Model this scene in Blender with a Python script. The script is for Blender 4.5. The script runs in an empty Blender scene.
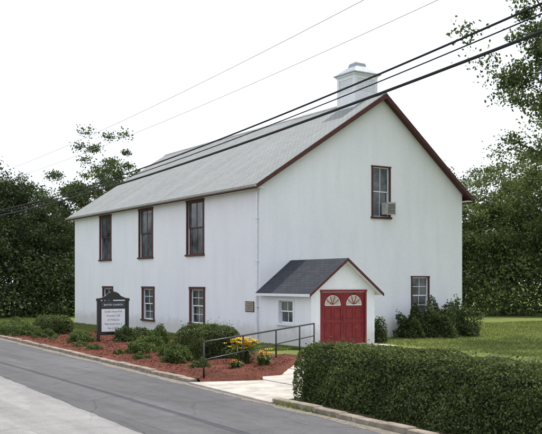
import bpy, math, random
import numpy as np
from mathutils import Vector
random.seed(7)
rng = np.random.default_rng(7)
S = bpy.context.scene
COL = S.collection

# ------------------------------------------------------------------ materials
def newmat(name):
    m = bpy.data.materials.new(name); m.use_nodes = True
    nt = m.node_tree
    for n in list(nt.nodes): nt.nodes.remove(n)
    out = nt.nodes.new('ShaderNodeOutputMaterial')
    return m, nt, out
def N(nt, t, **kw):
    n = nt.nodes.new(t)
    for k, v in kw.items():
        if hasattr(n, k): setattr(n, k, v)
    return n
def ramp(nt, fac, stops):
    r = nt.nodes.new('ShaderNodeValToRGB')
    els = r.color_ramp.elements
    while len(els) < len(stops): els.new(0.5)
    for e, (p, c) in zip(els, stops):
        e.position = p; e.color = (c[0], c[1], c[2], 1)
    nt.links.new(fac, r.inputs[0]); return r.outputs[0]
def noise(nt, vec, scale, detail=4, rough=0.6):
    n = nt.nodes.new('ShaderNodeTexNoise'); n.inputs['Scale'].default_value = scale
    n.inputs['Detail'].default_value = detail; n.inputs['Roughness'].default_value = rough
    nt.links.new(vec, n.inputs['Vector']); return n.outputs['Fac']
def mapping(nt, vec, sc):
    m = nt.nodes.new('ShaderNodeMapping'); m.inputs['Scale'].default_value = sc
    nt.links.new(vec, m.inputs['Vector']); return m.outputs[0]
def mixc(nt, fac, a, b, mode='MIX'):
    m = nt.nodes.new('ShaderNodeMix'); m.data_type = 'RGBA'; m.blend_type = mode
    for s, v in ((0, fac), (6, a), (7, b)):
        if isinstance(v, (int, float)): m.inputs[s].default_value = v
        elif isinstance(v, tuple): m.inputs[s].default_value = (v[0], v[1], v[2], 1)
        else: nt.links.new(v, m.inputs[s])
    return m.outputs[2]
def bsdf(nt, out, col, rough=0.8, bump=None, bstr=0.3, bdist=0.02, spec=0.3, metal=0.0):
    b = nt.nodes.new('ShaderNodeBsdfPrincipled')
    if isinstance(col, tuple): b.inputs['Base Color'].default_value = (*col, 1)
    else: nt.links.new(col, b.inputs['Base Color'])
    if isinstance(rough, (int, float)): b.inputs['Roughness'].default_value = rough
    else: nt.links.new(rough, b.inputs['Roughness'])
    b.inputs['Specular IOR Level'].default_value = spec
    b.inputs['Metallic'].default_value = metal
    if bump is not None:
        bp = nt.nodes.new('ShaderNodeBump'); bp.inputs['Strength'].default_value = bstr
        bp.inputs['Distance'].default_value = bdist
        nt.links.new(bump, bp.inputs['Height']); nt.links.new(bp.outputs[0], b.inputs['Normal'])
    nt.links.new(b.outputs[0], out.inputs[0]); return b
def objc(nt): return N(nt, 'ShaderNodeTexCoord').outputs['Object']

def simple(name, c, rough=0.7, var=0.25, scale=6, spec=0.3, bstr=0.1):
    m, nt, out = newmat(name); v = objc(nt)
    f = noise(nt, v, scale, 5)
    a = tuple(x*(1-var) for x in c); b = tuple(min(1, x*(1+var)) for x in c)
    bsdf(nt, out, ramp(nt, f, [(0.3, a), (0.7, b)]), rough, noise(nt, v, scale*8, 3), bstr, 0.01, spec)
    return m

def mat_stucco():
    m, nt, out = newmat('white_stucco'); v = objc(nt)
    big = noise(nt, v, 0.35, 4); fine = noise(nt, v, 9, 5)
    streak = noise(nt, mapping(nt, v, (1.6, 1.6, 0.25)), 1.2, 5)
    c = ramp(nt, big, [(0.3, (0.80, 0.815, 0.875)), (0.7, (0.85, 0.862, 0.91))])
    c = mixc(nt, 0.3, c, ramp(nt, streak, [(0.3, (0.82, 0.82, 0.82)), (0.55, (1, 1, 1))]), 'MULTIPLY')
    c = mixc(nt, 0.4, c, ramp(nt, fine, [(0.3, (0.88, 0.88, 0.88)), (0.6, (1, 1, 1))]), 'MULTIPLY')
    sp = N(nt, 'ShaderNodeSeparateXYZ'); nt.links.new(v, sp.inputs[0])
    ad = N(nt, 'ShaderNodeMath', operation='MULTIPLY_ADD'); nt.links.new(noise(nt, v, 2.5, 4), ad.inputs[0])
    ad.inputs[1].default_value = -0.8; nt.links.new(sp.outputs[2], ad.inputs[2])
    dirt = ramp(nt, ad.outputs[0], [(0.0, (0.62, 0.58, 0.50)), (0.5, (1, 1, 1))])
    c = mixc(nt, 0.6, c, dirt, 'MULTIPLY')
    bsdf(nt, out, c, 0.85, noise(nt, v, 25, 4), 0.35, 0.02, 0.2)
    return m
def mat_shingle(name, c1, c2, mort, rough=0.75):
    m, nt, out = newmat(name)
    uv = N(nt, 'ShaderNodeTexCoord').outputs['UV']
    br = nt.nodes.new('ShaderNodeTexBrick'); br.offset = 0.5
    br.inputs['Color1'].default_value = (*c1, 1); br.inputs['Color2'].default_value = (*c2, 1)
    br.inputs['Mortar'].default_value = (*mort, 1)
    br.inputs['Scale'].default_value = 1.0; br.inputs['Mortar Size'].default_value = 0.012
    br.inputs['Brick Width'].default_value = 0.32; br.inputs['Row Height'].default_value = 0.15
    nt.links.new(uv, br.inputs['Vector'])
    st = noise(nt, mapping(nt, uv, (1.0, 0.15, 1)), 1.2, 6, 0.65)
    c = mixc(nt, 0.8, br.outputs['Color'], ramp(nt, st, [(0.3, (0.72, 0.72, 0.71)), (0.65, (1, 1, 1))]), 'MULTIPLY')
    c = mixc(nt, 0.6, c, ramp(nt, noise(nt, uv, 30, 2), [(0.3, (0.7, 0.7, 0.7)), (0.7, (1, 1, 1))]), 'MULTIPLY')
    bsdf(nt, out, c, rough, br.outputs['Fac'], -0.5, 0.01, 0.3)
    return m
def mat_asphalt(name, c, crack=0.5, pale=1.25):
    m, nt, out = newmat(name); v = objc(nt)
    big = noise(nt, mapping(nt, v, (0.9, 0.09, 1)), 1.3, 6, 0.65)
    mid = noise(nt, v, 1.7, 6, 0.7); fine = noise(nt, v, 60, 4, 0.85)
    col = ramp(nt, big, [(0.3, tuple(x*0.74 for x in c)), (0.7, tuple(x*pale for x in c))])
    col = mixc(nt, 0.8, col, ramp(nt, mid, [(0.3, (0.70, 0.70, 0.70)), (0.65, (1, 1, 1))]), 'MULTIPLY')
    col = mixc(nt, 0.9, col, ramp(nt, fine, [(0.35, (0.5, 0.5, 0.5)), (0.65, (1.1, 1.1, 1.1))]), 'MULTIPLY')
    vo = nt.nodes.new('ShaderNodeTexVoronoi'); vo.feature = 'DISTANCE_TO_EDGE'; vo.inputs['Scale'].default_value = 0.45
    nz = nt.nodes.new('ShaderNodeTexNoise'); nz.inputs['Scale'].default_value = 1.4; nz.inputs['Detail'].default_value = 5
    nt.links.new(v, nz.inputs['Vector'])
    nt.links.new(mixc(nt, 0.35, v, nz.outputs['Color'], 'ADD'), vo.inputs['Vector'])
    ck = ramp(nt, vo.outputs['Distance'], [(0.0, (0.35, 0.35, 0.35)), (0.012, (1, 1, 1))])
    col = mixc(nt, crack, col, ck, 'MULTIPLY')
    bsdf(nt, out, col, 0.9, fine, 0.6, 0.01, 0.2)
    return m
def mat_leaf(name, dark, mid, light, sc=0.6, trans=0.35):
    m, nt, out = newmat(name); v = objc(nt)
    at = N(nt, 'ShaderNodeAttribute'); at.attribute_name = 'rnd'
    ad = N(nt, 'ShaderNodeMath', operation='MULTIPLY_ADD')
    nt.links.new(noise(nt, v, sc, 3), ad.inputs[0]); ad.inputs[1].default_value = 0.9
    m2 = N(nt, 'ShaderNodeMath', operation='MULTIPLY_ADD'); nt.links.new(at.outputs['Fac'], m2.inputs[0])
    m2.inputs[1].default_value = 0.6; m2.inputs[2].default_value = -0.25
    nt.links.new(m2.outputs[0], ad.inputs[2])
    c = ramp(nt, ad.outputs[0], [(0.15, dark), (0.5, mid), (0.9, light)])
    b = nt.nodes.new('ShaderNodeBsdfPrincipled'); nt.links.new(c, b.inputs['Base Color'])
    b.inputs['Roughness'].default_value = 0.6; b.inputs['Specular IOR Level'].default_value = 0.2
    t = nt.nodes.new('ShaderNodeBsdfTranslucent'); nt.links.new(mixc(nt, 1.0, c, (1.0, 1.0, 0.65), 'MULTIPLY'), t.inputs[0])
    mx = nt.nodes.new('ShaderNodeMixShader'); mx.inputs[0].default_value = trans
    nt.links.new(b.outputs[0], mx.inputs[1]); nt.links.new(t.outputs[0], mx.inputs[2])
    nt.links.new(mx.outputs[0], out.inputs[0]); return m
def mat_ground():
    m, nt, out = newmat('grass_ground'); v = objc(nt)
    a = noise(nt, v, 0.12, 5, 0.6); b = noise(nt, v, 1.1, 6, 0.7); f = noise(nt, v, 22, 4, 0.8)
    c = ramp(nt, a, [(0.35, (0.125, 0.165, 0.048)), (0.65, (0.215, 0.255, 0.085))])
    c = mixc(nt, 0.6, c, ramp(nt, b, [(0.3, (0.65, 0.68, 0.58)), (0.65, (1.15, 1.1, 1))]), 'MULTIPLY')
    c = mixc(nt, 0.7, c, ramp(nt, f, [(0.3, (0.5, 0.5, 0.45)), (0.7, (1.2, 1.2, 1.1))]), 'MULTIPLY')
    bsdf(nt, out, c, 0.95, f, 0.8, 0.05, 0.1); return m
def mat_glass():
    m, nt, out = newmat('window_glass'); v = objc(nt)
    c = ramp(nt, noise(nt, v, 0.9, 3), [(0.35, (0.02, 0.024, 0.028)), (0.65, (0.14, 0.155, 0.17))])
    b = bsdf(nt, out, c, 0.08, noise(nt, v, 1.2, 2), 0.15, 0.03, 0.6); return m
def mat_mulch():
    m, nt, out = newmat('red_mulch'); v = objc(nt)
    f = noise(nt, v, 20, 5, 0.8); b = noise(nt, v, 0.9, 5)
    c = ramp(nt, f, [(0.3, (0.055, 0.022, 0.015)), (0.5, (0.18, 0.062, 0.044)), (0.75, (0.32, 0.135, 0.095))])
    c = mixc(nt, 0.8, c, ramp(nt, b, [(0.35, (0.55, 0.65, 0.6)), (0.65, (1.1, 1.1, 1.1))]), 'MULTIPLY')
    bsdf(nt, out, c, 0.95, f, 1.0, 0.05, 0.1); return m

STUCCO = mat_stucco()
SHING = mat_shingle('grey_roof_shingle', (0.275, 0.295, 0.295), (0.335, 0.35, 0.35), (0.15, 0.155, 0.155))
SHINGD = mat_shingle('dark_roof_shingle', (0.034, 0.040, 0.054), (0.052, 0.060, 0.076), (0.017, 0.019, 0.024))
MAROON = simple('maroon_paint', (0.080, 0.030, 0.026), 0.6)
REDDOOR = simple('red_door_paint', (0.20, 0.022, 0.024), 0.5, 0.25, 3)
WHITEP = simple('white_paint', (0.76, 0.775, 0.82), 0.5, 0.08)
GLASS = mat_glass()
CONC = simple('concrete', (0.40, 0.375, 0.335), 0.9, 0.3, 2, 0.2, 0.4)
STONE = simple('kerb_stone', (0.25, 0.215, 0.175), 0.9, 0.4, 4, 0.2, 0.5)
ASPH_L = mat_asphalt('worn_asphalt', (0.32, 0.315, 0.31), 0.3)
ASPH_D = mat_asphalt('dark_asphalt', (0.140, 0.140, 0.147), 0.45)
BLACK = simple('black_metal', (0.015, 0.015, 0.016), 0.4, 0.2, 8, 0.5)
CABLE = simple('cable_rubber', (0.02, 0.02, 0.022), 0.7)
WIRE = simple('aluminium_wire', (0.42, 0.42, 0.43), 0.4)
BARK = simple('bark', (0.085, 0.065, 0.048), 0.95, 0.4, 5, 0.1, 0.8)
WOOD = simple('pole_wood', (0.13, 0.10, 0.075), 0.9, 0.3, 3)
GROUND = mat_ground(); MULCH = mat_mulch()
GALV = simple('cupola_cap_metal', (0.33, 0.36, 0.39), 0.6, 0.2)
ACM = simple('ac_casing', (0.42, 0.42, 0.40), 0.5)
PLAQ = simple('plaque_board', (0.33, 0.28, 0.22), 0.6, 0.3, 20)
LEAF_D = mat_leaf('dark_leaves', (0.014, 0.026, 0.012), (0.040, 0.060, 0.024), (0.105, 0.135, 0.055), 0.5)
LEAF_L = mat_leaf('light_leaves', (0.040, 0.064, 0.024), (0.105, 0.142, 0.052), (0.22, 0.255, 0.11), 0.5, .4)
LEAF_M = mat_leaf('mid_leaves', (0.026, 0.044, 0.018), (0.070, 0.102, 0.038), (0.165, 0.20, 0.085), 0.45, .4)
HEDGE = mat_leaf('hedge_leaves', (0.034, 0.052, 0.018), (0.090, 0.122, 0.038), (0.20, 0.235, 0.09), 1.2, 0.3)
SHRUBL = mat_leaf('shrub_leaves', (0.035, 0.060, 0.020), (0.090, 0.135, 0.040), (0.19, 0.23, 0.08), 2.0)
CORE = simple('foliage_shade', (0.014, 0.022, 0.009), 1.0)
YEL = simple('yellow_petals', (0.78, 0.55, 0.05), 0.6)
ORG = simple('orange_petals', (0.62, 0.24, 0.05), 0.6)
LETT = simple('lettering', (0.10, 0.10, 0.10), 0.7)

# ------------------------------------------------------------------ mesh builder
class MB:
    def __init__(s): s.v = []; s.f = []; s.m = []; s.r = []; s.uv = {}; s.n = 0
    def add(s, vs, fs, mat=0, rnd=None):
        s.v.append(np.asarray(vs, float).reshape(-1, 3))
        b = s.n
        for i, f in enumerate(fs):
            s.f.append([b+k for k in f]); s.m.append(mat); s.r.append(0.5 if rnd is None else float(rnd[i]))
        s.n += len(vs)
    def poly(s, pts, mat=0, uvs=None):
        if uvs: s.uv[len(s.f)] = uvs
        s.add(pts, [list(range(len(pts)))], mat)
    def box(s, x0, x1, y0, y1, z0, z1, mat=0):
        vs = [(x, y, z) for z in (z0, z1) for y in (y0, y1) for x in (x0, x1)]
        s.add(vs, [(0, 2, 3, 1), (4, 5, 7, 6), (0, 1, 5, 4), (2, 6, 7, 3), (0, 4, 6, 2), (1, 3, 7, 5)], mat)
    def prism(s, ring, off, mat=0):
        n = len(ring); off = np.array(off, float); r = np.array(ring, float)
        vs = np.vstack([r, r+off])
        fs = [list(range(n))[::-1], list(range(n, 2*n))] + [(i, (i+1) % n, n+(i+1) % n, n+i) for i in range(n)]
        s.add(vs, fs, mat)
    def tube(s, pts, rad, mat=0, seg=8):
        pts = [Vector(p) for p in pts]
        if not hasattr(rad, '__len__'): rad = [rad]*len(pts)
        vs = []
        for i, p in enumerate(pts):
            d = (pts[min(i+1, len(pts)-1)]-pts[max(i-1, 0)]).normalized()
            ref = Vector((0, 0, 1)) if abs(d.z) < 0.8 else Vector((1, 0, 0))
            a = d.cross(ref).normalized(); b = d.cross(a)
            for k in range(seg):
                t = 2*math.pi*k/seg
                vs.append(p+(a*math.cos(t)+b*math.sin(t))*rad[i])
        fs = []
        for i in range(len(pts)-1):
            for k in range(seg):
                fs.append((i*seg+k, i*seg+(k+1) % seg, (i+1)*seg+(k+1) % seg, (i+1)*seg+k))
        fs.append(tuple(range(seg))[::-1]); fs.append(tuple((len(pts)-1)*seg+k for k in range(seg)))
        s.add([tuple(v) for v in vs], fs, mat)
    def leaves(s, c, size, mat=0, aspect=0.6, flat=0.0):
        c = np.asarray(c); n = len(c)
        if n == 0: return
        size = np.broadcast_to(np.asarray(size, float), (n,))
        a = rng.normal(size=(n, 3)); a[:, 2] *= (1-flat); a /= np.linalg.norm(a, axis=1)[:, None]
        b = rng.normal(size=(n, 3)); b[:, 2] *= (1-flat)
        b -= (b*a).sum(1)[:, None]*a; b /= np.linalg.norm(b, axis=1)[:, None]
        a *= size[:, None]*0.5; b *= size[:, None]*0.5*aspect
        vs = np.stack([c-a, c+b, c+a, c-b], axis=1).reshape(-1, 3)
        base = s.n; idx = np.arange(n*4).reshape(n, 4)+base
        s.v.append(vs); s.f.extend(idx.tolist()); s.m.extend([mat]*n); s.r.extend(rng.random(n).tolist()); s.n += n*4
    def mesh(s, name, mats, smooth=()):
        me = bpy.data.meshes.new(name)
        me.from_pydata(np.vstack(s.v).tolist(), [], s.f)
        for m in mats: me.materials.append(m)
        me.polygons.foreach_set('material_index', s.m)
        at = me.attributes.new('rnd', 'FLOAT', 'FACE'); at.data.foreach_set('value', s.r)
        if s.uv:
            u = me.uv_layers.new(name='UVMap')
            for fi, uvs in s.uv.items():
                p = me.polygons[fi]
                for li, uvc in zip(p.loop_indices, uvs): u.data[li].uv = uvc
        if smooth:
            sm = [mi in smooth for mi in s.m]; me.polygons.foreach_set('use_smooth', sm)
        me.update(); return me
    def obj(s, name, mats, parent=None, smooth=(), loc=None):
        o = bpy.data.objects.new(name, s.mesh(name, mats, smooth)); COL.objects.link(o)
        if parent: o.parent = parent
        if loc: o.location = loc
        return o
def empty(name, loc=(0, 0, 0)):
    e = bpy.data.objects.new(name, None); e.empty_display_size = 0.5; e.location = loc
    COL.objects.link(e); return e

# ------------------------------------------------------------------ ground and road
def rx(off, y): return -8.65+off+0.05*y      # road-edge line
b = MB()
xs = np.concatenate([[-900, -300, -100], np.arange(-60, 121, 6), [300, 900]]); ys = np.concatenate([[-900, -200], np.arange(-60, 121, 6), [300, 900]])
vs = [(x, y, 0) for y in ys for x in xs]; nx = len(xs)
b.add(vs, [(j*nx+i, j*nx+i+1, (j+1)*nx+i+1, (j+1)*nx+i) for j in range(len(ys)-1) for i in range(nx-1)])
b.obj('ground', [GROUND])
def strip(name, o0, o1, y0, y1, z, mat, n=60, wob=0.0, parent=None):
    b = MB(); vs = []; wn = np.cumsum(rng.normal(0, 1, n+1)); wn = wn-np.convolve(wn, np.ones(15)/15, 'same')
    for i in range(n+1):
        y = y0+(y1-y0)*i/n
        vs += [(rx(o0, y)+wob*wn[i], y, z), (rx(o1, y), y, z)]
    b.add(vs, [(2*i, 2*i+1, 2*i+3, 2*i+2) for i in range(n)])
    return b.obj(name, [mat], parent)
road = empty('road')
strip('worn_lane', -13.5, 0.05, -300, 300, 0.004, ASPH_L, parent=road)
strip('dark_shoulder', -3.75, 0.03, -60, 140, 0.008, ASPH_D, 1200, 0.012, parent=road)
strip('gravelly_seam', -0.32, 0.025, -60, 140, 0.012, simple('road_grit', (0.19, 0.17, 0.145), .95, .4, 12, .1, .6), 1200, 0.03, parent=road)

def kerb(name, y0, y1):
    b = MB(); y = y0
    while y < y1:
        L = random.uniform(0.55, 0.95); h = 0.115+random.uniform(-.02, .015); j = random.uniform(-.02, .02)
        vs = []
        for z, ins in ((0, 0), (h-0.015, 0), (h, 0.02)):
            vs += [(rx(0+ins+j, y), y+.008+ins*.5, z), (rx(0.2-ins+j, y), y+.008+ins*.5, z), (rx(0.2-ins+j, y), y+L-.008-ins*.5, z), (rx(0+ins+j, y), y+L-.008-ins*.5, z)]
        fs = [(8, 9, 10, 11)]
        for r in (0, 4):
            fs += [(r+k, r+(k+1) % 4, r+4+(k+1) % 4, r+4+k) for k in range(4)]
        b.add(vs, fs); y += L
    b.obj(name, [STONE])
kerb('stone_kerb', -11.6, 40); kerb('stone_kerb', -60, -16.0)

def slab(name, pts, z0, z1, mat):
    b = MB(); b.prism([(x, y, z0) for x, y in pts], (0, 0, z1-z0)); o = b.obj(name, [mat])
    bv = o.modifiers.new('b', 'BEVEL'); bv.width = 0.015; bv.segments = 2; return o
path = empty('concrete_path')
def sl(pts, z): 
    o = slab('slab', pts, -0.05, z, CONC); o.parent = path
sl([(-9.6, -15.9), (-7.6, -15.2), (-7.55, -12.4), (-9.35, -11.75)], 0.05)
sl([(-7.58, -15.1), (-5.9, -12.6), (-5.4, -10.15), (-6.3, -10.2), (-7.53, -12.3)], 0.07)
P = [(-5.88, -12.5), (-3.9, -10.6), (-1.9, -8.7), (0.2, -6.9), (2.6, -5.3)]
Q = [(-5.38, -10.2), (-3.9, -8.6), (-2.3, -7.1), (-0.9, -5.8), (-0.3, -5.0)]
for i in range(4): 
    e = 0.012
    sl([P[i], (P[i+1][0]-e, P[i+1][1]-e), (Q[i+1][0]-e, Q[i+1][1]-e), Q[i]], 0.08)
sl([(-0.28, -5.0), (2.62, -5.28), (3.1, -5.1), (3.1, -3.78), (0.0, -3.78)], 0.09)

# mulch bed with chips
b = MB(); gx, gy = 30, 110
vs = []
for j in range(gy+1):
    y = -11.9+21.9*j/gy
    x0 = rx(0.19, y); x1 = -3.2+0.5*math.sin(y*0.6) if y > -8 else -3.2-(-8-y)*0.9
    x1 = max(x1, x0+0.4)
    for i in range(gx+1):
        t = i/gx; x = x0+(x1-x0)*t
        z = 0.09+0.08*math.sin(t*math.pi)+0.02*math.sin(x*7+y*3)+0.02*math.sin(y*5.3-x*2) - (0.10 if i == gx else 0)
        if j in (0, gy): z = -0.01
        vs.append((x, y, z))
b.add(vs, [(j*(gx+1)+i, j*(gx+1)+i+1, (j+1)*(gx+1)+i+1, (j+1)*(gx+1)+i) for j in range(gy) for i in range(gx)])
n = 16000; yy = rng.uniform(-11.6, 9.8, n); xx = -8.3+0.05*yy+rng.uniform(0, 1, n)*(4.6)
keep = ~((yy < -8) & (xx > -3.5-(-8-yy)*0.9)); yy = yy[keep]; xx = xx[keep]
b.leaves(np.stack([xx, yy, 0.13+0.05*np.sin((xx+8.5)/5*3.1)+rng.uniform(0, .03, len(xx))], 1), rng.uniform(.03, .09, len(xx)), 0, 0.35, 0.6)
b.obj('mulch_bed', [MULCH], smooth=(0,))

# ------------------------------------------------------------------ house
house = empty('white_stucco_hall')
W, L, EH, RX, RH = 11.6, 22.1, 6.62, 6.5, 11.12
slL = (RH-EH)/(RX+0.35); slR = (RH-EH)/(W+0.38-RX)
def rake(x): return RH-0.10-(RX-x)*slL if x <= RX else RH-0.10-(x-RX)*slR
def wall(b, o, u, nrm, ubr, holes, top, depth=0.16, mat=0, z0=-0.1):
    o = np.array(o, float); u = np.array(u, float); nrm = np.array(nrm, float)
    br = sorted(set(ubr) | {h[0] for h in holes} | {h[1] for h in holes})
    P = lambda a, z, d=0: tuple(o+u*a+np.array([0, 0, z])-nrm*d)
    for a, c in zip(br[:-1], br[1:]):
        hs = sorted([h for h in holes if h[0] <= a+1e-6 and h[1] >= c-1e-6], key=lambda h: h[2])
        z = z0
        for h in hs:
            b.poly([P(a, z), P(c, z), P(c, h[2]), P(a, h[2])], mat); z = h[3]
        b.poly([P(a, z), P(c, z), P(c, top(c)), P(a, top(a))], mat)
    for h in holes:
        u0, u1, a0, a1 = h
        b.poly([P(u0, a0), P(u1, a0), P(u1, a0, depth), P(u0, a0, depth)], mat)
        b.poly([P(u0, a1), P(u1, a1), P(u1, a1, depth), P(u0, a1, depth)], mat)
        b.poly([P(u0, a0), P(u0, a1), P(u0, a1, depth), P(u0, a0, depth)], mat)
        b.poly([P(u1, a0), P(u1, a1), P(u1, a1, depth), P(u1, a0, depth)], mat)
UP = [(c-0.8, c+0.8, 3.86, 6.34) for c in (5.8, 11.4, 17.0)]
LO = [(c-0.66, c+0.66, 0.60, 2.20) for c in (5.6, 11.1, 16.65)]
GW = [(6.0, 7.0, 5.52, 7.78), (8.36, 9.40, 1.0, 2.78)]
b = MB()
wall(b, (0, 0, 0), (0, 1, 0), (-1, 0, 0), [0, L], UP+LO, lambda a: rake(0))
wall(b, (0, 0, 0), (1, 0, 0), (0, -1, 0), [0, RX, W], GW, rake)
wall(b, (W, 0, 0), (0, 1, 0), (1, 0, 0), [0, L], [], lambda a: rake(W))
wall(b, (0, L, 0), (1, 0, 0), (0, 1, 0), [0, RX, W], [], rake)
b.obj('stucco_walls', [STUCCO], house)

def window(o, u, nrm, h, frame=MAROON, sash=MAROON, cols=2, rows=2, trim=0.1, name='window', sashw=0.05):
    b = MB(); o = np.array(o, float); u = np.array(u, float); nrm = np.array(nrm, float)
    def bx(u0, u1, z0, z1, d0, d1, mat):
        c = [o+u*a+nrm*d+np.array([0, 0, z]) for z in (z0, z1) for d in (d0, d1) for a in (u0, u1)]
        b.add(c, [(0, 2, 3, 1), (4, 5, 7, 6), (0, 1, 5, 4), (2, 6, 7, 3), (0, 4, 6, 2), (1, 3, 7, 5)], mat)
    u0, u1, z0, z1 = h; t = trim
    bx(u0-t, u0+.02, z0+.001, z1-.001, -.03, .035, 0); bx(u1-.02, u1+t, z0+.001, z1-.001, -.03, .035, 0)
    bx(u0-t-.02, u1+t+.02, z1, z1+t, -.03, .05, 0); bx(u0-t-.04, u1+t+.04, z0-.09, z0, -.03, .09, 0)
    zm = (z0+z1)/2
    for (a0, a1, d) in ((zm, z1, -.07), (z0, zm+.04, -.105)):
        bx(u0+.02, u0+.02+sashw, a0, a1, d-.03, d, 1); bx(u1-.02-sashw, u1-.02, a0, a1, d-.03, d, 1)
        bx(u0+.02+sashw, u1-.02-sashw, a1-sashw, a1, d-.031, d-.001, 1); bx(u0+.02+sashw, u1-.02-sashw, a0, a0+sashw, d-.031, d-.001, 1)
        ww = u1-u0-.04-2*sashw
        for k in range(1, cols):
            x = u0+.02+sashw+ww*k/cols; bx(x-.013, x+.013, a0+sashw, a1-sashw, d-.028, d-.004, 1)
        for k in range(1, rows):
            z = a0+sashw+(a1-a0-2*sashw)*k/rows; bx(u0+.02+sashw, u1-.02-sashw, z-.013, z+.013, d-.027, d-.005, 1)
        q = [o+u*a+nrm*(d-.02)+np.array([0, 0, z]) for a, z in ((u0, a0), (u1, a0), (u1, a1), (u0, a1))]
        b.add(q, [(0, 1, 2, 3)], 2)
    return b.obj(name, [frame, sash, GLASS], house)
oL, uL, nL = (0, 0, 0), (0, 1, 0), (-1, 0, 0)
for h in UP: window(oL, uL, nL, h, cols=2, rows=1, trim=.10, name='upper_window')
for h in LO: window(oL, uL, nL, h, sash=WHITEP, cols=2, rows=2, trim=.12, name='lower_window')
oG, uG, nG = (0, 0, 0), (1, 0, 0), (0, -1, 0)
window(oG, uG, nG, GW[0], cols=2, rows=1, trim=.06, name='gable_window', sash=WHITEP, sashw=.04)
window(oG, uG, nG, GW[1], cols=2, rows=2, trim=.05, name='gable_lower_window', sash=WHITEP, frame=MAROON)
b = MB()
b.box(6.52, 7.02, -.42, -.02, 5.62, 6.15, 0)
for k in range(7): b.box(6.56, 6.98, -.435, -.42, 5.66+k*.065, 5.69+k*.065, 1)
b.box(6.50, 7.04, -.44, -.36, 5.60, 5.63, 0); b.box(6.50, 7.04, -.44, -.36, 6.14, 6.17, 0)
b.obj('window_air_conditioner', [ACM, BLACK], house)

# roof
b = MB(); y0, y1 = -0.38, L+0.38; th = 0.12; xl = -0.38; xr = W+0.38
zl = RH-(RX-xl)*slL; zr = RH-(xr-RX)*slR
ll = math.hypot(RX-xl, RH-zl); lr = math.hypot(xr-RX, RH-zr)
b.poly([(xl, y0, zl), (RX, y0, RH), (RX, y1, RH), (xl, y1, zl)], 0, [(y0, 0), (y0, ll), (y1, ll), (y1, 0)])
b.poly([(xr, y0, zr), (xr, y1, zr), (RX, y1, RH), (RX, y0, RH)], 0, [(y0, 0), (y1, 0), (y1, lr), (y0, lr)])
b.poly([(xl, y0, zl-th), (xl, y1, zl-th), (RX, y1, RH-th), (RX, y0, RH-th)], 1)
b.poly([(xr, y0, zr-th), (RX, y0, RH-th), (RX, y1, RH-th), (xr, y1, zr-th)], 1)
b.obj('main_roof', [SHING, MAROON], house)
b = MB()
rk = 0.18
for y in (y0-.035, y1-.003):
    b.prism([(xl-.02, y, zl-.03), (RX, y, RH-.02), (RX, y, RH-.02-rk-.05), (xl-.02, y, zl-.03-rk)], (0, .04, 0))
    b.prism([(xr+.02, y, zr-.03), (RX+.001, y, RH-.02), (RX+.001, y, RH-.07-rk), (xr+.02, y, zr-.03-rk)], (0, .04, 0))
b.box(xl-.012, xl+.015, y0+.01, y1-.01, zl-.20, zl-.012); b.box(xr-.015, xr+.012, y0+.01, y1-.01, zr-.20, zr-.012)
b.box(xl+.02, -.01, y0+.01, y1-.01, zl-.16, zl-.13, 1); b.box(W+.01, xr-.02, y0+.01, y1-.01, zr-.16, zr-.13, 1)
b.obj('rake_and_eave_boards', [MAROON, WHITEP], house)
b = MB()
b.tube([(-.07, .16, zl-.3), (-.07, .16, .15), (-.25, .16, .08)], .045, 0, 8)
for z in (1.5, 3.4, 5.2): b.box(-.13, -.01, .10, .22, z, z+.04, 0)
b.obj('downspout', [WHITEP], house)
b = MB()
b.prism([(xl-.13, y0, zl-.03), (xl-.015, y0, zl-.03), (xl-.015, y0, zl-.13), (xl-.05, y0, zl-.14), (xl-.12, y0, zl-.11)], (0, y1-y0, 0))
b.obj('gutter', [simple('gutter_paint', (0.36, 0.35, 0.33), 0.5)], house)
b = MB()
b.prism([(RX-.16, y0, RH-.16*slL+.02), (RX, y0, RH+.035), (RX+.16, y0, RH-.16*slR+.02)], (0, y1-y0, 0))
b.obj('ridge_cap', [simple('ridge_shingle', (0.25, 0.26, 0.26), 0.8)], house)
# cupola
cx, cy, hw = RX, 1.75, 0.68
b = MB()
zb = RH-0.75; zt = 12.2
for sx, sy in ((-1, -1), (1, -1), (-1, 1), (1, 1)):
    b.box(cx+sx*hw-(.15 if sx > 0 else 0), cx+sx*hw+(.15 if sx < 0 else 0), cy+sy*hw-(.15 if sy > 0 else 0), cy+sy*hw+(.15 if sy < 0 else 0), zb, zt, 0)
b.box(cx-hw+.05, cx+hw-.05, cy-hw+.05, cy+hw-.05, zb, zt, 0)
b.box(cx-hw+.01, cx+hw-.01, cy-hw+.01, cy+hw-.01, zb, RH+.32, 0)
b.box(cx-hw+.012, cx+hw-.012, cy-hw+.012, cy+hw-.012, zt-.16, zt-.001, 0)
k = RH+.36
while k < zt-.2:
    for s in (-1, 1):
        b.prism([(cx+s*(hw-.07), cy-hw+.15, k+.06), (cx+s*(hw-.03), cy-hw+.15, k), (cx+s*(hw-.03), cy-hw+.15, k+.02), (cx+s*(hw-.07), cy-hw+.15, k+.08)], (0, 2*hw-.3, 0), 0)
        b.prism([(cx-hw+.15, cy+s*(hw-.07), k+.06), (cx-hw+.15, cy+s*(hw-.03), k), (cx-hw+.15, cy+s*(hw-.03), k+.02), (cx-hw+.15, cy+s*(hw-.07), k+.08)], (2*hw-.3, 0, 0), 0)
    k += .08
b.box(cx-hw-.06, cx+hw+.06, cy-hw-.06, cy+hw+.06, zt, zt+.07, 0)
rings = [(hw+.13, zt+.072), (hw+.12, zt+.12), (hw*.45, zt+.50), (hw*.40, zt+.66), (.06, zt+.80)]
vs = []
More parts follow.
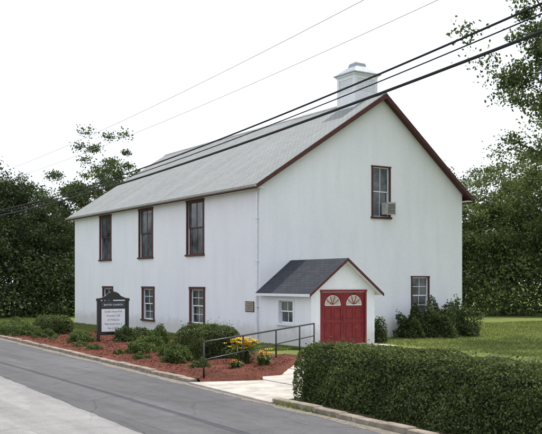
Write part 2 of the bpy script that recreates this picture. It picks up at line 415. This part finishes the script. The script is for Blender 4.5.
for r, z in rings: vs += [(cx-r, cy-r, z), (cx+r, cy-r, z), (cx+r, cy+r, z), (cx-r, cy+r, z)]
fs = [(3, 2, 1, 0), tuple(len(vs)-4+k for k in range(4))]
for i in range(len(rings)-1): fs += [(i*4+k, i*4+(k+1) % 4, i*4+4+(k+1) % 4, i*4+4+k) for k in range(4)]
b.add(vs, fs, 1)
b.obj('cupola', [WHITEP, GALV], house)
# plaque
b = MB(); b.box(-.035, -.003, .45, 1.15, 1.28, 1.72, 0); b.box(-.04, -.035, .48, 1.12, 1.31, 1.69, 1)
for k in range(4): b.box(-.043, -.04, .56, 1.04-.05*(k % 2), 1.38+.075*k, 1.405+.075*k, 2)
b.obj('wall_plaque', [MAROON, PLAQ, LETT], house)
# annex porch
AW, AD, AE, AR = 3.1, 3.7, 2.22, 3.42
b = MB(); sA = (AR-AE)/(AW/2)
wh = (1.45, 2.5, .90, 1.80)
wall(b, (0.004, 0, 0), (0, -1, 0), (-1, 0, 0), [0, AD], [wh], lambda a: AE)
dh = (.5, 2.62, .12, 2.14)
wall(b, (0.004, -AD, 0), (1, 0, 0), (0, -1, 0), [0, AW/2, AW], [dh], lambda a: AR-.03-abs(a-AW/2)*sA, depth=.12)
wall(b, (AW, 0, 0), (0, -1, 0), (1, 0, 0), [0, AD], [], lambda a: AE)
b.obj('entry_walls', [STUCCO], house)
window((0.004, 0, 0), (0, -1, 0), (-1, 0, 0), wh, frame=WHITEP, sash=WHITEP, cols=2, rows=1, trim=.07, name='entry_window')
b = MB(); e = .24; ya = -AD-.28; el = math.hypot(AW/2+e, sA*(AW/2+e)); ze = AR-sA*(AW/2+e)
b.poly([(-e, ya, ze+.05), (AW/2, ya, AR+.05), (AW/2, -.004, AR+.05), (-e, -.004, ze+.05)], 0, [(0, 0), (0, el), (4, el), (4, 0)])
b.poly([(AW+e, ya, ze+.05), (AW+e, -.004, ze+.05), (AW/2, -.004, AR+.05), (AW/2, ya, AR+.05)], 0, [(0, 0), (4, 0), (4, el), (0, el)])
b.poly([(-e, ya, ze-.02), (-e, -.004, ze-.02), (AW/2, -.004, AR-.02), (AW/2, ya, AR-.02)], 1)
b.poly([(AW+e, ya, ze-.02), (AW/2, ya, AR-.02), (AW/2, -.004, AR-.02), (AW+e, -.004, ze-.02)], 1)
b.prism([(-e-.01, ya-.03, ze+.055), (AW/2, ya-.03, AR+.06), (AW/2, ya-.03, AR-.06), (-e-.01, ya-.03, ze-.06)], (0, .03, 0), 2)
b.prism([(AW+e+.01, ya-.03, ze+.055), (AW/2+.001, ya-.03, AR+.06), (AW/2+.001, ya-.03, AR-.06), (AW+e+.01, ya-.03, ze-.06)], (0, .03, 0), 2)
b.box(-e-.02, -e+.005, ya, -.006, ze-.06, ze+.045, 1)
b.obj('entry_roof', [SHINGD, WHITEP, MAROON], house)
# doors
b = MB(); yd = -AD
b.box(.44, .53, yd-.03, yd+.05, .10, 2.16, 0); b.box(2.59, 2.68, yd-.03, yd+.05, .10, 2.16, 0); b.box(.42, 2.70, yd-.04, yd+.05, 2.161, 2.24, 0)
b.box(.40, 2.72, yd-.35, yd+.1, -.02, .118, 3)
for x0, x1 in ((.53, 1.552), (1.562, 2.59)):
    b.box(x0, x1, yd+.05, yd+.1, .12, 2.14, 0)
    m = (x0+x1)/2
    for a, c in ((x0, x0+.11), (x1-.11, x1), (m-.05, m+.05)): b.box(a, c, yd+.03, yd+.05, .121, 1.55 if abs(a-(m-.05)) < 1e-6 else 2.139, 0)
    for a, c in ((.121, .32), (.95, 1.08), (1.52, 1.62), (2.03, 2.139)):
        b.box(x0+.11, m-.05, yd+.031, yd+.05, a, c, 0); b.box(m+.05, x1-.11, yd+.031, yd+.05, a, c, 0)
    b.box(m-.05, m+.05, yd+.031, yd+.05, 1.55, 1.62, 0)
    for a, c in ((.36, .91), (1.12, 1.48)):
        for p, q in ((x0+.15, m-.09), (m+.09, x1-.15)):
            b.box(p, q, yd+.036, yd+.05, a, c, 0)
    R = .37; zc = 1.64
    arc = [(m+R*math.cos(t), yd+.027, zc+R*math.sin(t)) for t in np.linspace(0, math.pi, 17)]
    b.prism(arc, (0, .015, 0), 2)
    arc2 = [(m+R*math.cos(t), yd+.02, zc+R*math.sin(t)) for t in np.linspace(0, math.pi, 17)]
    b.tube(arc2, .014, 1, 6); b.box(m-R, m+R, yd+.005, yd+.024, zc-.02, zc+.01, 1)
    for t in (36, 72, 108, 144):
        t = math.radians(t); b.tube([(m, yd+.018, zc), (m+R*math.cos(t), yd+.018, zc+R*math.sin(t))], .013, 0, 6)
b.tube([(1.5, yd+.03, 1.05), (1.5, yd-.03, 1.05), (1.5, yd-.03, 1.2), (1.5, yd+.03, 1.2)], .012, 4, 6)
b.obj('double_door', [REDDOOR, WHITEP, simple('fan_glass', (0.46, 0.40, 0.34), 0.3), CONC, BLACK], house)

# ------------------------------------------------------------------ handrail
b = MB()
pr = [(-8.85, -11.6), (-6.6, -9.75), (-4.2, -7.75), (-2.1, -6.0), (-.6, -4.75)]
pr2 = [np.array([x, y, .08]) for x, y in pr]
for p in pr2: b.tube([p, p+np.array([0, 0, .92])], .026, 0, 8); b.tube([p-[0, 0, .02], p+[0, 0, .02]], .06, 0, 8)
b.tube([p+np.array([0, 0, .93]) for p in pr2], .026, 0, 8); b.tube([p+np.array([0, 0, .48]) for p in pr2], .02, 0, 8)
b.obj('metal_handrail', [BLACK], smooth=(0,))

# ------------------------------------------------------------------ church sign
sg = empty('church_sign', (-5.66, 2.1, 0)); b = MB(); w = .62
for s in (-1, 1):
    b.box(s*w-.05, s*w+.05, -.05, .05, 0, 1.78, 0); b.box(s*w-.075, s*w+.075, -.075, .075, 1.78, 1.82, 0); b.box(s*w-.06, s*w+.06, -.06, .06, 0, .12, 0)
b.box(-w+.05, w-.05, -.04, .04, .42, .50, 0)
b.box(-w+.05, w-.05, -.035, .035, .50, 1.78, 0)
prof = [(-w-.08, 1.821), (-w-.08, 1.88), (-w+.1, 1.90), (-.32, 1.98), (-.22, 2.09), (-.08, 2.15), (.08, 2.15), (.22, 2.09), (.32, 1.98), (w-.1, 1.90), (w+.08, 1.88), (w+.08, 1.821)]
b.prism([(x, -.045, z) for x, z in prof], (0, .09, 0), 0)
b.tube([(0, 0, 2.14), (0, 0, 2.25)], [.04, .012], 0, 8)
b.box(-w+.12, w-.12, -.042, -.035, .55, 1.46, 1); b.box(-w+.12, w-.12, .035, .042, .55, 1.46, 1)
b.box(-w+.12, w-.12, -.040, -.035, 1.52, 1.74, 2)
b.obj('sign_frame', [BLACK, WHITEP, simple('sign_header', (0.05, 0.055, 0.07), .4)], sg)
def text(s, x, z, size, mat, y=-.0445):
    cu = bpy.data.curves.new('lettering', 'FONT'); cu.body = s; cu.size = size; cu.align_x = 'CENTER'; cu.extrude = .001
    o = bpy.data.objects.new('lettering', cu); COL.objects.link(o); o.parent = sg; o.location = (x, y, z); o.rotation_euler = (math.pi/2, 0, 0)
    cu.materials.append(mat)
for i, s in enumerate(['Sunday School 9:45', 'Worship 11:00', 'All Welcome', 'Bible Study Wed. 7', 'Rev. J. Smith']): text(s, 0, 1.32-.165*i, .095, LETT)
text('BAPTIST CHURCH', 0, 1.59, .10, WHITEP, -.0425)

# ------------------------------------------------------------------ hedges, shrubs
def hedge(name, x0, x1, y0, y1, h, n, leaf=(.05, .09), slope=0.0, round_=0.12, mat=HEDGE, wav=0.05):
    b = MB()
    def off(y): return slope*(y-y0)
    m = max(2, int((y1-y0)/.5)); vs = []
    for i in range(m+1):
        y = y0+.12+(y1-y0-.24)*i/m; o = off(y)
        vs += [(x0+.13+o, y, 0), (x1-.13+o, y, 0), (x1-.22+o, y, h-.18), (x0+.22+o, y, h-.18)]
    fs = [(0, 1, 2, 3), (4*m+3, 4*m+2, 4*m+1, 4*m)]
    for i in range(m): fs += [(4*i+k, 4*i+(k+1) % 4, 4*i+4+(k+1) % 4, 4*i+4+k) for k in range(4)]
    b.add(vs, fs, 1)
    dx, dy = x1-x0, y1-y0
    areas = np.array([dx*dy*1.2, dy*h, dy*h*.6, dx*h, dx*h*.6]); pr = areas/areas.sum()
    face = rng.choice(5, n, p=pr); a = rng.random(n); c = rng.random(n)
    P = np.zeros((n, 3)); 
    P[:, 0] = np.select([face == 0, face == 1, face == 2], [x0+a*dx, x0, x1], x0+a*dx)
    P[:, 1] = np.select([face <= 2, face == 3], [y0+c*dy, y0], y1)
    P[face == 0, 1] = y0+c[face == 0]*dy
    z = np.where(face == 0, h, np.where(face <= 2, a*h, c*h)); P[:, 2] = z
    nrm = np.zeros((n, 3)); nrm[face == 0, 2] = 1; nrm[face == 1, 0] = -1; nrm[face == 2, 0] = 1; nrm[face == 3, 1] = -1; nrm[face == 4, 1] = 1
    wv = np.sin(P[:, 0]*3.1+P[:, 1]*2.3)*np.sin(P[:, 1]*1.3+P[:, 2]*4)+.6*np.sin(P[:, 1]*5.2+P[:, 2]*7+P[:, 0]*6)
    depth = rng.exponential(.04, n)-.012-wv*wav*.6
    P -= nrm*depth[:, None]
    cxx = (x0+x1)/2; cyy = (y0+y1)/2
    t = np.clip((P[:, 2]-(h-round_))/round_, 0, 1); sq = 1-(1-np.sqrt(np.clip(1-t*t*.8, 0, 1)))*round_/(dx/2)
    P[:, 0] = cxx+(P[:, 0]-cxx)*sq
    ed = np.clip((np.abs(P[:, 0]-cxx)-(dx/2-round_))/round_, 0, 1.2); P[:, 2] -= ed**2*.4*round_*(P[:, 2] > h*.7)
    ed = np.clip((np.abs(P[:, 1]-cyy)-(dy/2-round_*1.5))/round_/1.5, 0, 1.2); P[:, 2] -= ed**2*.6*round_*(P[:, 2] > h*.7)
    ed2 = np.clip((P[:, 2]-(h-round_*1.6))/round_/1.6, 0, 1); P[:, 1] -= np.sign(P[:, 1]-cyy)*ed2**2*round_*.6*(np.abs(P[:, 1]-cyy) > dy/2-.3)
    P[:, 0] += slope*(P[:, 1]-y0); P[:, 2] = np.maximum(P[:, 2], .01)
    b.leaves(P, rng.uniform(*leaf, n), 0)
    k = n//50; Q = np.stack([rng.uniform(x0+.1, x1-.1, k), rng.uniform(y0+.1, y1-.1, k), np.full(k, h)+rng.exponential(.035, k)], 1); Q[:, 0] += slope*(Q[:, 1]-y0)
    b.leaves(Q, rng.uniform(*leaf, k), 0)
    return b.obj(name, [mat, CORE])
hedge('clipped_hedge', -9.6, -8.3, -30, -15.7, 1.20, 100000, (.035, .072), 0.05, .24, wav=.09)
hedge('box_hedge', -6.80, -5.35, -7.6, -5.75, 1.14, 17000, (.035, .07), round_=.24, wav=.08)
hedge('box_hedge', -6.5, -5.35, 7.4, 9.9, .95, 9000, (.05, .09), round_=.25)

def bush(name, x, y, r, h, n, mat=SHRUBL, leaf=(.05, .1), z=.1, rough=.25, core=True):
    b = MB()
    d = rng.normal(size=(n, 3)); d /= np.linalg.norm(d, axis=1)[:, None]; d[:, 2] = np.abs(d[:, 2])*1.0-.1
    lump = 1+rough*np.sin(d[:, 0]*4+x*3)*np.sin(d[:, 1]*5+y)+rough*.5*np.sin(d[:, 2]*9+d[:, 0]*7)
    rad = lump*(1-rng.exponential(.11, n)+rng.normal(0, .05, n)).clip(.2, 1.25)
    P = d*rad[:, None]*np.array([r, r, h*.92]); P[:, 2] = np.maximum(P[:, 2], .0)
    b.leaves(P, rng.uniform(*leaf, n), 0)
    if core:
        vs = []; fs = []
        for i in range(7):
            t = i/6*math.pi/2
            for k in range(12):
                p = 2*math.pi*k/12; vs.append((math.cos(p)*math.cos(t)*r*.66, math.sin(p)*math.cos(t)*r*.66, math.sin(t)*h*.6))
        for i in range(6): fs += [(i*12+k, i*12+(k+1) % 12, (i+1)*12+(k+1) % 12, (i+1)*12+k) for k in range(12)]
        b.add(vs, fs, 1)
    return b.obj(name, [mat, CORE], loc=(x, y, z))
bush('round_shrub', -7.5, -7.4, .45, .60, 3500)
bush('round_shrub', -7.0, -3.6, .55, .50, 3500)
bush('round_shrub', -6.2, -2.6, .5, .55, 3000)
bush('green_shrub', -5.2, -1.2, .45, .85, 3500)
bush('green_shrub', -6.6, -5.2, .38, .55, 2500)
bush('round_shrub', -6.9, 2.5, .5, .5, 3000); bush('round_shrub', -6.5, 3.6, .5, .45, 3000)
bush('dark_shrub', -5.3, 1.6, .55, .7, 3500, LEAF_M); bush('dark_shrub', -4.3, 2.6, .55, .6, 3000, LEAF_M)
for (x, y, r, h) in ((-7.2, 8.4, .7, .6), (-7.3, 10.2, .8, .6), (-6.7, 12, .8, .7), (-7, 6.4, .5, .4)): bush('low_shrub', x, y, r, h, 3500)
for (x, y, r, h, m) in ((-7.7, -9.3, .3, .3, SHRUBL), (-7.9, -5.6, .25, .22, SHRUBL), (-7.8, -1.4, .28, .25, SHRUBL), (-7.6, .6, .3, .22, LEAF_L), (-7.2, 4.8, .25, .2, LEAF_L), (-7.9, -3.9, .2, .2, SHRUBL), (-6.0, -4.4, .3, .3, LEAF_L), (-4.8, -3.4, .35, .4, LEAF_L), (-4.6, .2, .3, .35, SHRUBL)):
    bush('bedding_plant', x, y, r, h, 1200, m, (.04, .08), core=False)
bush('dark_shrub', 4.25, -2.6, .34, 1.15, 2600, LEAF_M, z=0)
for (x, y, r, h) in ((7.6, -1.0, .65, 1.3), (8.9, -1.2, .85, 1.7), (10.3, -1.0, .85, 1.55)): bush('foundation_shrub', x, y, r, h, 6500, LEAF_M, (.07, .15), 0, .4)

def lilies(name, x, y, r, h, n, mats):
    b = MB()
    for i in range(90):
        a = random.uniform(0, 6.28); q = random.uniform(.3, 1)*r*1.2; p0 = np.array([random.uniform(-.5, .5)*r, random.uniform(-.5, .5)*r, 0])
        d = np.array([math.cos(a), math.sin(a), 0]); sd = np.array([-d[1], d[0], 0])*.012; H = h*random.uniform(.5, .85)
        c = [p0, p0+d*q*.35+[0, 0, H*.8], p0+d*q*.8+[0, 0, H], p0+d*q*1.2+[0, 0, H*.8]]
        vs = []; [vs.extend([k-sd, k+sd]) for k in c]
        b.add(vs, [(0, 1, 3, 2), (2, 3, 5, 4), (4, 5, 7, 6)], 0, [random.random()]*3)
    for i in range(n):
        px, py, pz = random.gauss(0, r*.5), random.gauss(0, r*.5), h*random.uniform(.6, 1.08)
        b.tube([(px*.5, py*.5, .02), (px, py, pz)], .006, 0, 4)
        k = random.choice(range(1, len(mats)+1))
        for t in range(6):
            a = t*math.pi/3+i; d = np.array([math.cos(a), math.sin(a), .55]); s = np.array([-math.sin(a), math.cos(a), 0])*.022; c = np.array([px, py, pz])
            b.add([c, c+d*.035-s, c+d*.08, c+d*.035+s], [(0, 1, 2, 3)], k)
    return b.obj(name, [SHRUBL]+mats, loc=(x, y, .1))
lilies('yellow_daylilies', -6.25, -9.15, .38, .74, 130, [YEL])
lilies('orange_daylilies', -6.0, -9.9, .28, .45, 16, [ORG, YEL]); lilies('orange_daylilies', -7.1, -10.2, .2, .3, 8, [ORG])

GB = mat_leaf('grass_blades', (.08, .11, .03), (.165, .205, .06), (.27, .30, .11), .4)
def tufts(name, n, fx, fy, hmin=.05, hmax=.11):
    b = MB(); x = fx(n); y = fy(n, x); a = rng.uniform(0, 6.28, n); h = rng.uniform(hmin, hmax, n)
    dx = np.cos(a)*.018; dy = np.sin(a)*.018; lx = rng.normal(0, .04, n); ly = rng.normal(0, .04, n)
    V = np.stack([np.stack([x-dx, y-dy, np.zeros(n)], 1), np.stack([x+dx, y+dy, np.zeros(n)], 1), np.stack([x+lx, y+ly, h], 1)], 1).reshape(-1, 3)
    b.v.append(V); b.f.extend(np.arange(3*n).reshape(n, 3).tolist()); b.m.extend([0]*n); b.r.extend(rng.random(n).tolist()); b.n += 3*n
    return b.obj(name, [GB])
tufts('grass', 50000, lambda n: rng.uniform(-7.8, -.3, n), lambda n, x: rng.uniform(9, 32, n))
tufts('grass', 40000, lambda n: rng.uniform(-3, -.3, n), lambda n, x: rng.uniform(-4, 10, n))
tufts('grass', 80000, lambda n: rng.uniform(4, 32, n), lambda n, x: rng.uniform(-15, 8, n)*1.0, hmax=.09)
tufts('grass', 2600, lambda n: rng.uniform(-9.6, -9.35, n), lambda n, x: -16+rng.uniform(-14, 0, n)**1, hmin=.04, hmax=.13)
# soil under the hedge
strip('hedge_soil', .19, 1.7, -31, -15.9, .03, simple('dark_soil', (.085, .068, .048), .95, .4, 5, .1, .8), 60)

# ------------------------------------------------------------------ trees
def tree_mesh(name, H, crown_r, base, leafmat, ncl=130, per=150, cr=(.6, 1.25), leaf=(.16, .32), tr=.28, seed=1):
    random.seed(seed); b = MB()
    cz = (H+base)/2; rz = (H-base)/2
    pts = [(0, 0, -.1)]; x = y = 0
    for i in range(1, 7):
        x += random.uniform(-.2, .2); y += random.uniform(-.2, .2); pts.append((x, y, (base+rz*1.1)*i/6))
    b.tube(pts, [tr*1.25]+[tr*(1-.13*i) for i in range(1, 7)], 0, 10)
    tips = []
    for i in range(13):
        k = random.randint(2, 6); p = np.array(pts[k]); a = i*2.4+random.uniform(-.4, .4); ln = crown_r*random.uniform(.5, .95); up = random.uniform(.2, .95)
        mid = p+np.array([math.cos(a)*ln*.5, math.sin(a)*ln*.5, ln*up*.45]); end = p+np.array([math.cos(a)*ln, math.sin(a)*ln, ln*up*1.05])
        r0 = tr*(.5-.05*k/2); b.tube([p, mid, end], [r0, r0*.6, r0*.2], 0, 6); tips += [mid*.4+end*.6, end]
        for q in range(3):
            e2 = mid+np.array([random.uniform(-1, 1), random.uniform(-1, 1), random.uniform(.1, 1.0)])*ln*.45
            b.tube([mid, (mid+e2)/2+np.array([0, 0, .1]), e2], [r0*.4, r0*.25, r0*.08], 0, 5); tips.append(e2)
    C = []
    while len(C) < ncl:
        d = rng.normal(size=3); d /= np.linalg.norm(d); r = random.uniform(.35, 1)**.6
        lump = 1+.26*math.sin(d[0]*3.3+seed)+.26*math.sin(d[1]*4.1+seed*2)*math.cos(d[2]*3+seed)
        p = np.array([d[0]*crown_r*r*lump, d[1]*crown_r*r*lump, cz+d[2]*rz*r*lump*(1 if d[2] > 0 else .9)]); C.append(p)
    C += tips
    cen = np.array(C); k = np.repeat(np.arange(len(cen)), per)
    R = rng.uniform(cr[0], cr[1], len(cen))
    off = rng.normal(size=(len(k), 3))*.45*R[k][:, None]; off[:, 2] *= .6
    b.leaves(cen[k]+off, rng.uniform(*leaf, len(k)), 1)
    return b.mesh(name, [BARK, leafmat])
def put(name, me, x, y, s=1.0, rot=0.0, sz=None):
    o = bpy.data.objects.new(name, me); COL.objects.link(o); o.location = (x, y, 0); o.rotation_euler = (0, 0, rot); o.scale = (s, s, sz or s); return o
LS = (.12, .25)
TD = [tree_mesh('dark_tree_a', 12.5, 4.6, 1.6, LEAF_D, 120, 200, leaf=LS, seed=3), tree_mesh('dark_tree_b', 12, 4.2, 1.2, LEAF_D, 110, 200, leaf=LS, seed=5)]
TM = [tree_mesh('mid_tree_a', 14.5, 4.6, 3.2, LEAF_M, 75, 170, leaf=LS, seed=8, cr=(.45, .95)), tree_mesh('mid_tree_b', 14, 4.4, 3.0, LEAF_M, 70, 170, leaf=LS, seed=11, cr=(.45, .95))]
TL = [tree_mesh('light_tree_a', 12.5, 4.6, 1.0, LEAF_L, 120, 200, leaf=LS, seed=14), tree_mesh('light_tree_b', 12, 4.8, .8, LEAF_L, 120, 200, leaf=LS, seed=17)]
for i, (x, y, k, s) in enumerate([(-2.8, 34.1, 0, 1.0), (2.6, 36.5, 1, .80), (-6.5, 41, 1, 1.0), (6.0, 42.0, 0, .62), (-1, 45, 0, 1.02), (-9.5, 50, 0, 1.05), (-4, 56, 1, 1.1)]): put('deciduous_tree', TD[k], x, y, s, i*1.3)
for i, (x, y, k, s) in enumerate([(9.0, 40.0, 0, 1.03), (12.5, 43.5, 1, 1.03), (5.0, 46, 1, .9), (17.0, 42.0, 0, .85)]): put('deciduous_tree', TM[k], x, y, s, i*1.9)
for i, (x, y, k, s) in enumerate([(29.0, 22.0, 0, .98), (34.5, 18.2, 1, 1.04), (38.0, 12.5, 0, 1.1), (26.5, 28.0, 1, 1.05), (43, 21, 0, 1.28), (42.5, 8, 1, 1.2), (47, 14, 1, 1.35)]): put('deciduous_tree', TL[k], x, y, s, i*2.1)
put('overhanging_tree', tree_mesh('overhang', 18.0, 6.2, 8.2, LEAF_M, 150, 150, seed=23, cr=(.45, .95), leaf=(.11, .23), tr=.34), 14.0, -7.2, 1.0, .6)

def belt(name, pts, h0, h1, n, leafmat, thick=4, leaf=(.35, .7)):
    b = MB(); pts = np.array(pts, float)
    nc = n//120; seg = rng.integers(0, len(pts)-1, nc); t = rng.random(nc)
    base = pts[seg]*(1-t)[:, None]+pts[seg+1]*t[:, None]+rng.normal(0, thick/2, (nc, 2))
    top = h0+(h1-h0)*rng.random(nc)
    cz = top*rng.random(nc)**.7
    k = np.repeat(np.arange(nc), 120); R = (h1*.09+.35)
    P = np.concatenate([base[k], cz[k][:, None]], 1)+rng.normal(size=(len(k), 3))*R*np.array([1, 1, .6])
    P[:, 2] = np.abs(P[:, 2])
    b.leaves(P, rng.uniform(*leaf, len(k)), 0); return b.obj(name, [leafmat])
belt('distant_tree_line', [(-40, 80), (-20, 75), (0, 68), (20, 66), (35, 50), (52, 34), (60, 14), (66, -8), (70, -30)], 6, 11, 70000, LEAF_M)
belt('undergrowth', [(-10, 34), (-3, 32), (3, 33), (8, 36), (16, 38)], 1.5, 5.0, 26000, LEAF_D, 2.4, (.15, .33))
belt('undergrowth', [(24, 27), (29, 19), (35, 14), (40, 7), (46, -2), (52, -12)], 1.5, 6.5, 40000, LEAF_L, 2.6, (.16, .34))

# ------------------------------------------------------------------ utility lines and poles (poles stand outside the picture)
def wire(name, d, hmin, a, r, mat, smid=32):
    cu = bpy.data.curves.new(name, 'CURVE'); cu.dimensions = '3D'; cu.bevel_depth = r; cu.bevel_resolution = 2
    sp = cu.splines.new('POLY'); n = 60; sp.points.add(n)
    for i in range(n+1):
        s = 64*i/n; sp.points[i].co = (-19.33+d, -31.2+s, hmin+a*(smid-s)**2, 1)
    cu.materials.append(mat); o = bpy.data.objects.new(name, cu); COL.objects.link(o); return o
wire('telephone_cable', 9.8, 5.40, .0018, .019, CABLE)
wire('telephone_cable', 9.82, 5.31, .00172, .012, CABLE)
wire('telephone_cable', 9.8, 5.20, .00145, .027, CABLE)
wire('power_line', 9.3, 6.70, .0014, .006, WIRE)
wire('power_line', 10.3, 6.72, .0012, .006, WIRE)
for s in (0, 64):
    b = MB(); b.tube([(0, 0, -.2), (0, 0, 9.6)], [.16, .11], 0, 12); b.box(-1.1, 1.1, .1, .2, 7.9, 8.02, 0)
    for x in (-.6, .4, 1.0): b.tube([(x, .15, 8.02), (x, .15, 8.16)], [.04, .03], 1, 8)
    b.box(-.02, .10, .1, .16, 6.6, 7.4, 0)
    b.obj('utility_pole', [WOOD, WIRE], loc=(-19.33+9.9, -31.2+s, 0))

# ------------------------------------------------------------------ light, sky, camera
ts = Vector((.36, .12, .90)).normalized()
sd = bpy.data.lights.new('sun', 'SUN'); sd.energy = 4.3; sd.angle = math.radians(.6); sd.color = (1, .94, .86)
so = bpy.data.objects.new('sun', sd); COL.objects.link(so); so.rotation_euler = ts.to_track_quat('Z', 'Y').to_euler()
w = bpy.data.worlds.new('World'); S.world = w; w.use_nodes = True; nt = w.node_tree
bg = nt.nodes['Background']; sky = nt.nodes.new('ShaderNodeTexSky'); sky.sky_type = 'NISHITA'; sky.sun_disc = False
sky.sun_elevation = math.asin(ts.z); sky.sun_rotation = math.atan2(ts.x, ts.y); sky.dust_density = 3; sky.air_density = 1.2; sky.ozone_density = 1
tc = nt.nodes.new('ShaderNodeTexCoord')
mp = mapping(nt, tc.outputs['Generated'], (1, 1, 2.6))
cl = ramp(nt, noise(nt, mp, 1.6, 6, .55), [(0.30, (.6, .6, .6)), (.62, (1, 1, 1))])
c = mixc(nt, cl, sky.outputs[0], (8.3, 8.7, 9.5))
nt.links.new(c, bg.inputs['Color']); bg.inputs['Strength'].default_value = .15
cd = bpy.data.cameras.new('camera'); cam = bpy.data.objects.new('camera', cd); COL.objects.link(cam)
cam.location = (-19.33, -31.2, 2.5); cam.rotation_euler = (math.pi/2, 0, -math.radians(32.5))
cd.sensor_width = 36; cd.lens = 880/542*36; cd.shift_y = 66/542; cd.clip_end = 3000; cd.clip_start = .1
S.camera = cam
S.view_settings.view_transform = 'Standard'; S.view_settings.look = 'None'; S.view_settings.exposure = 0
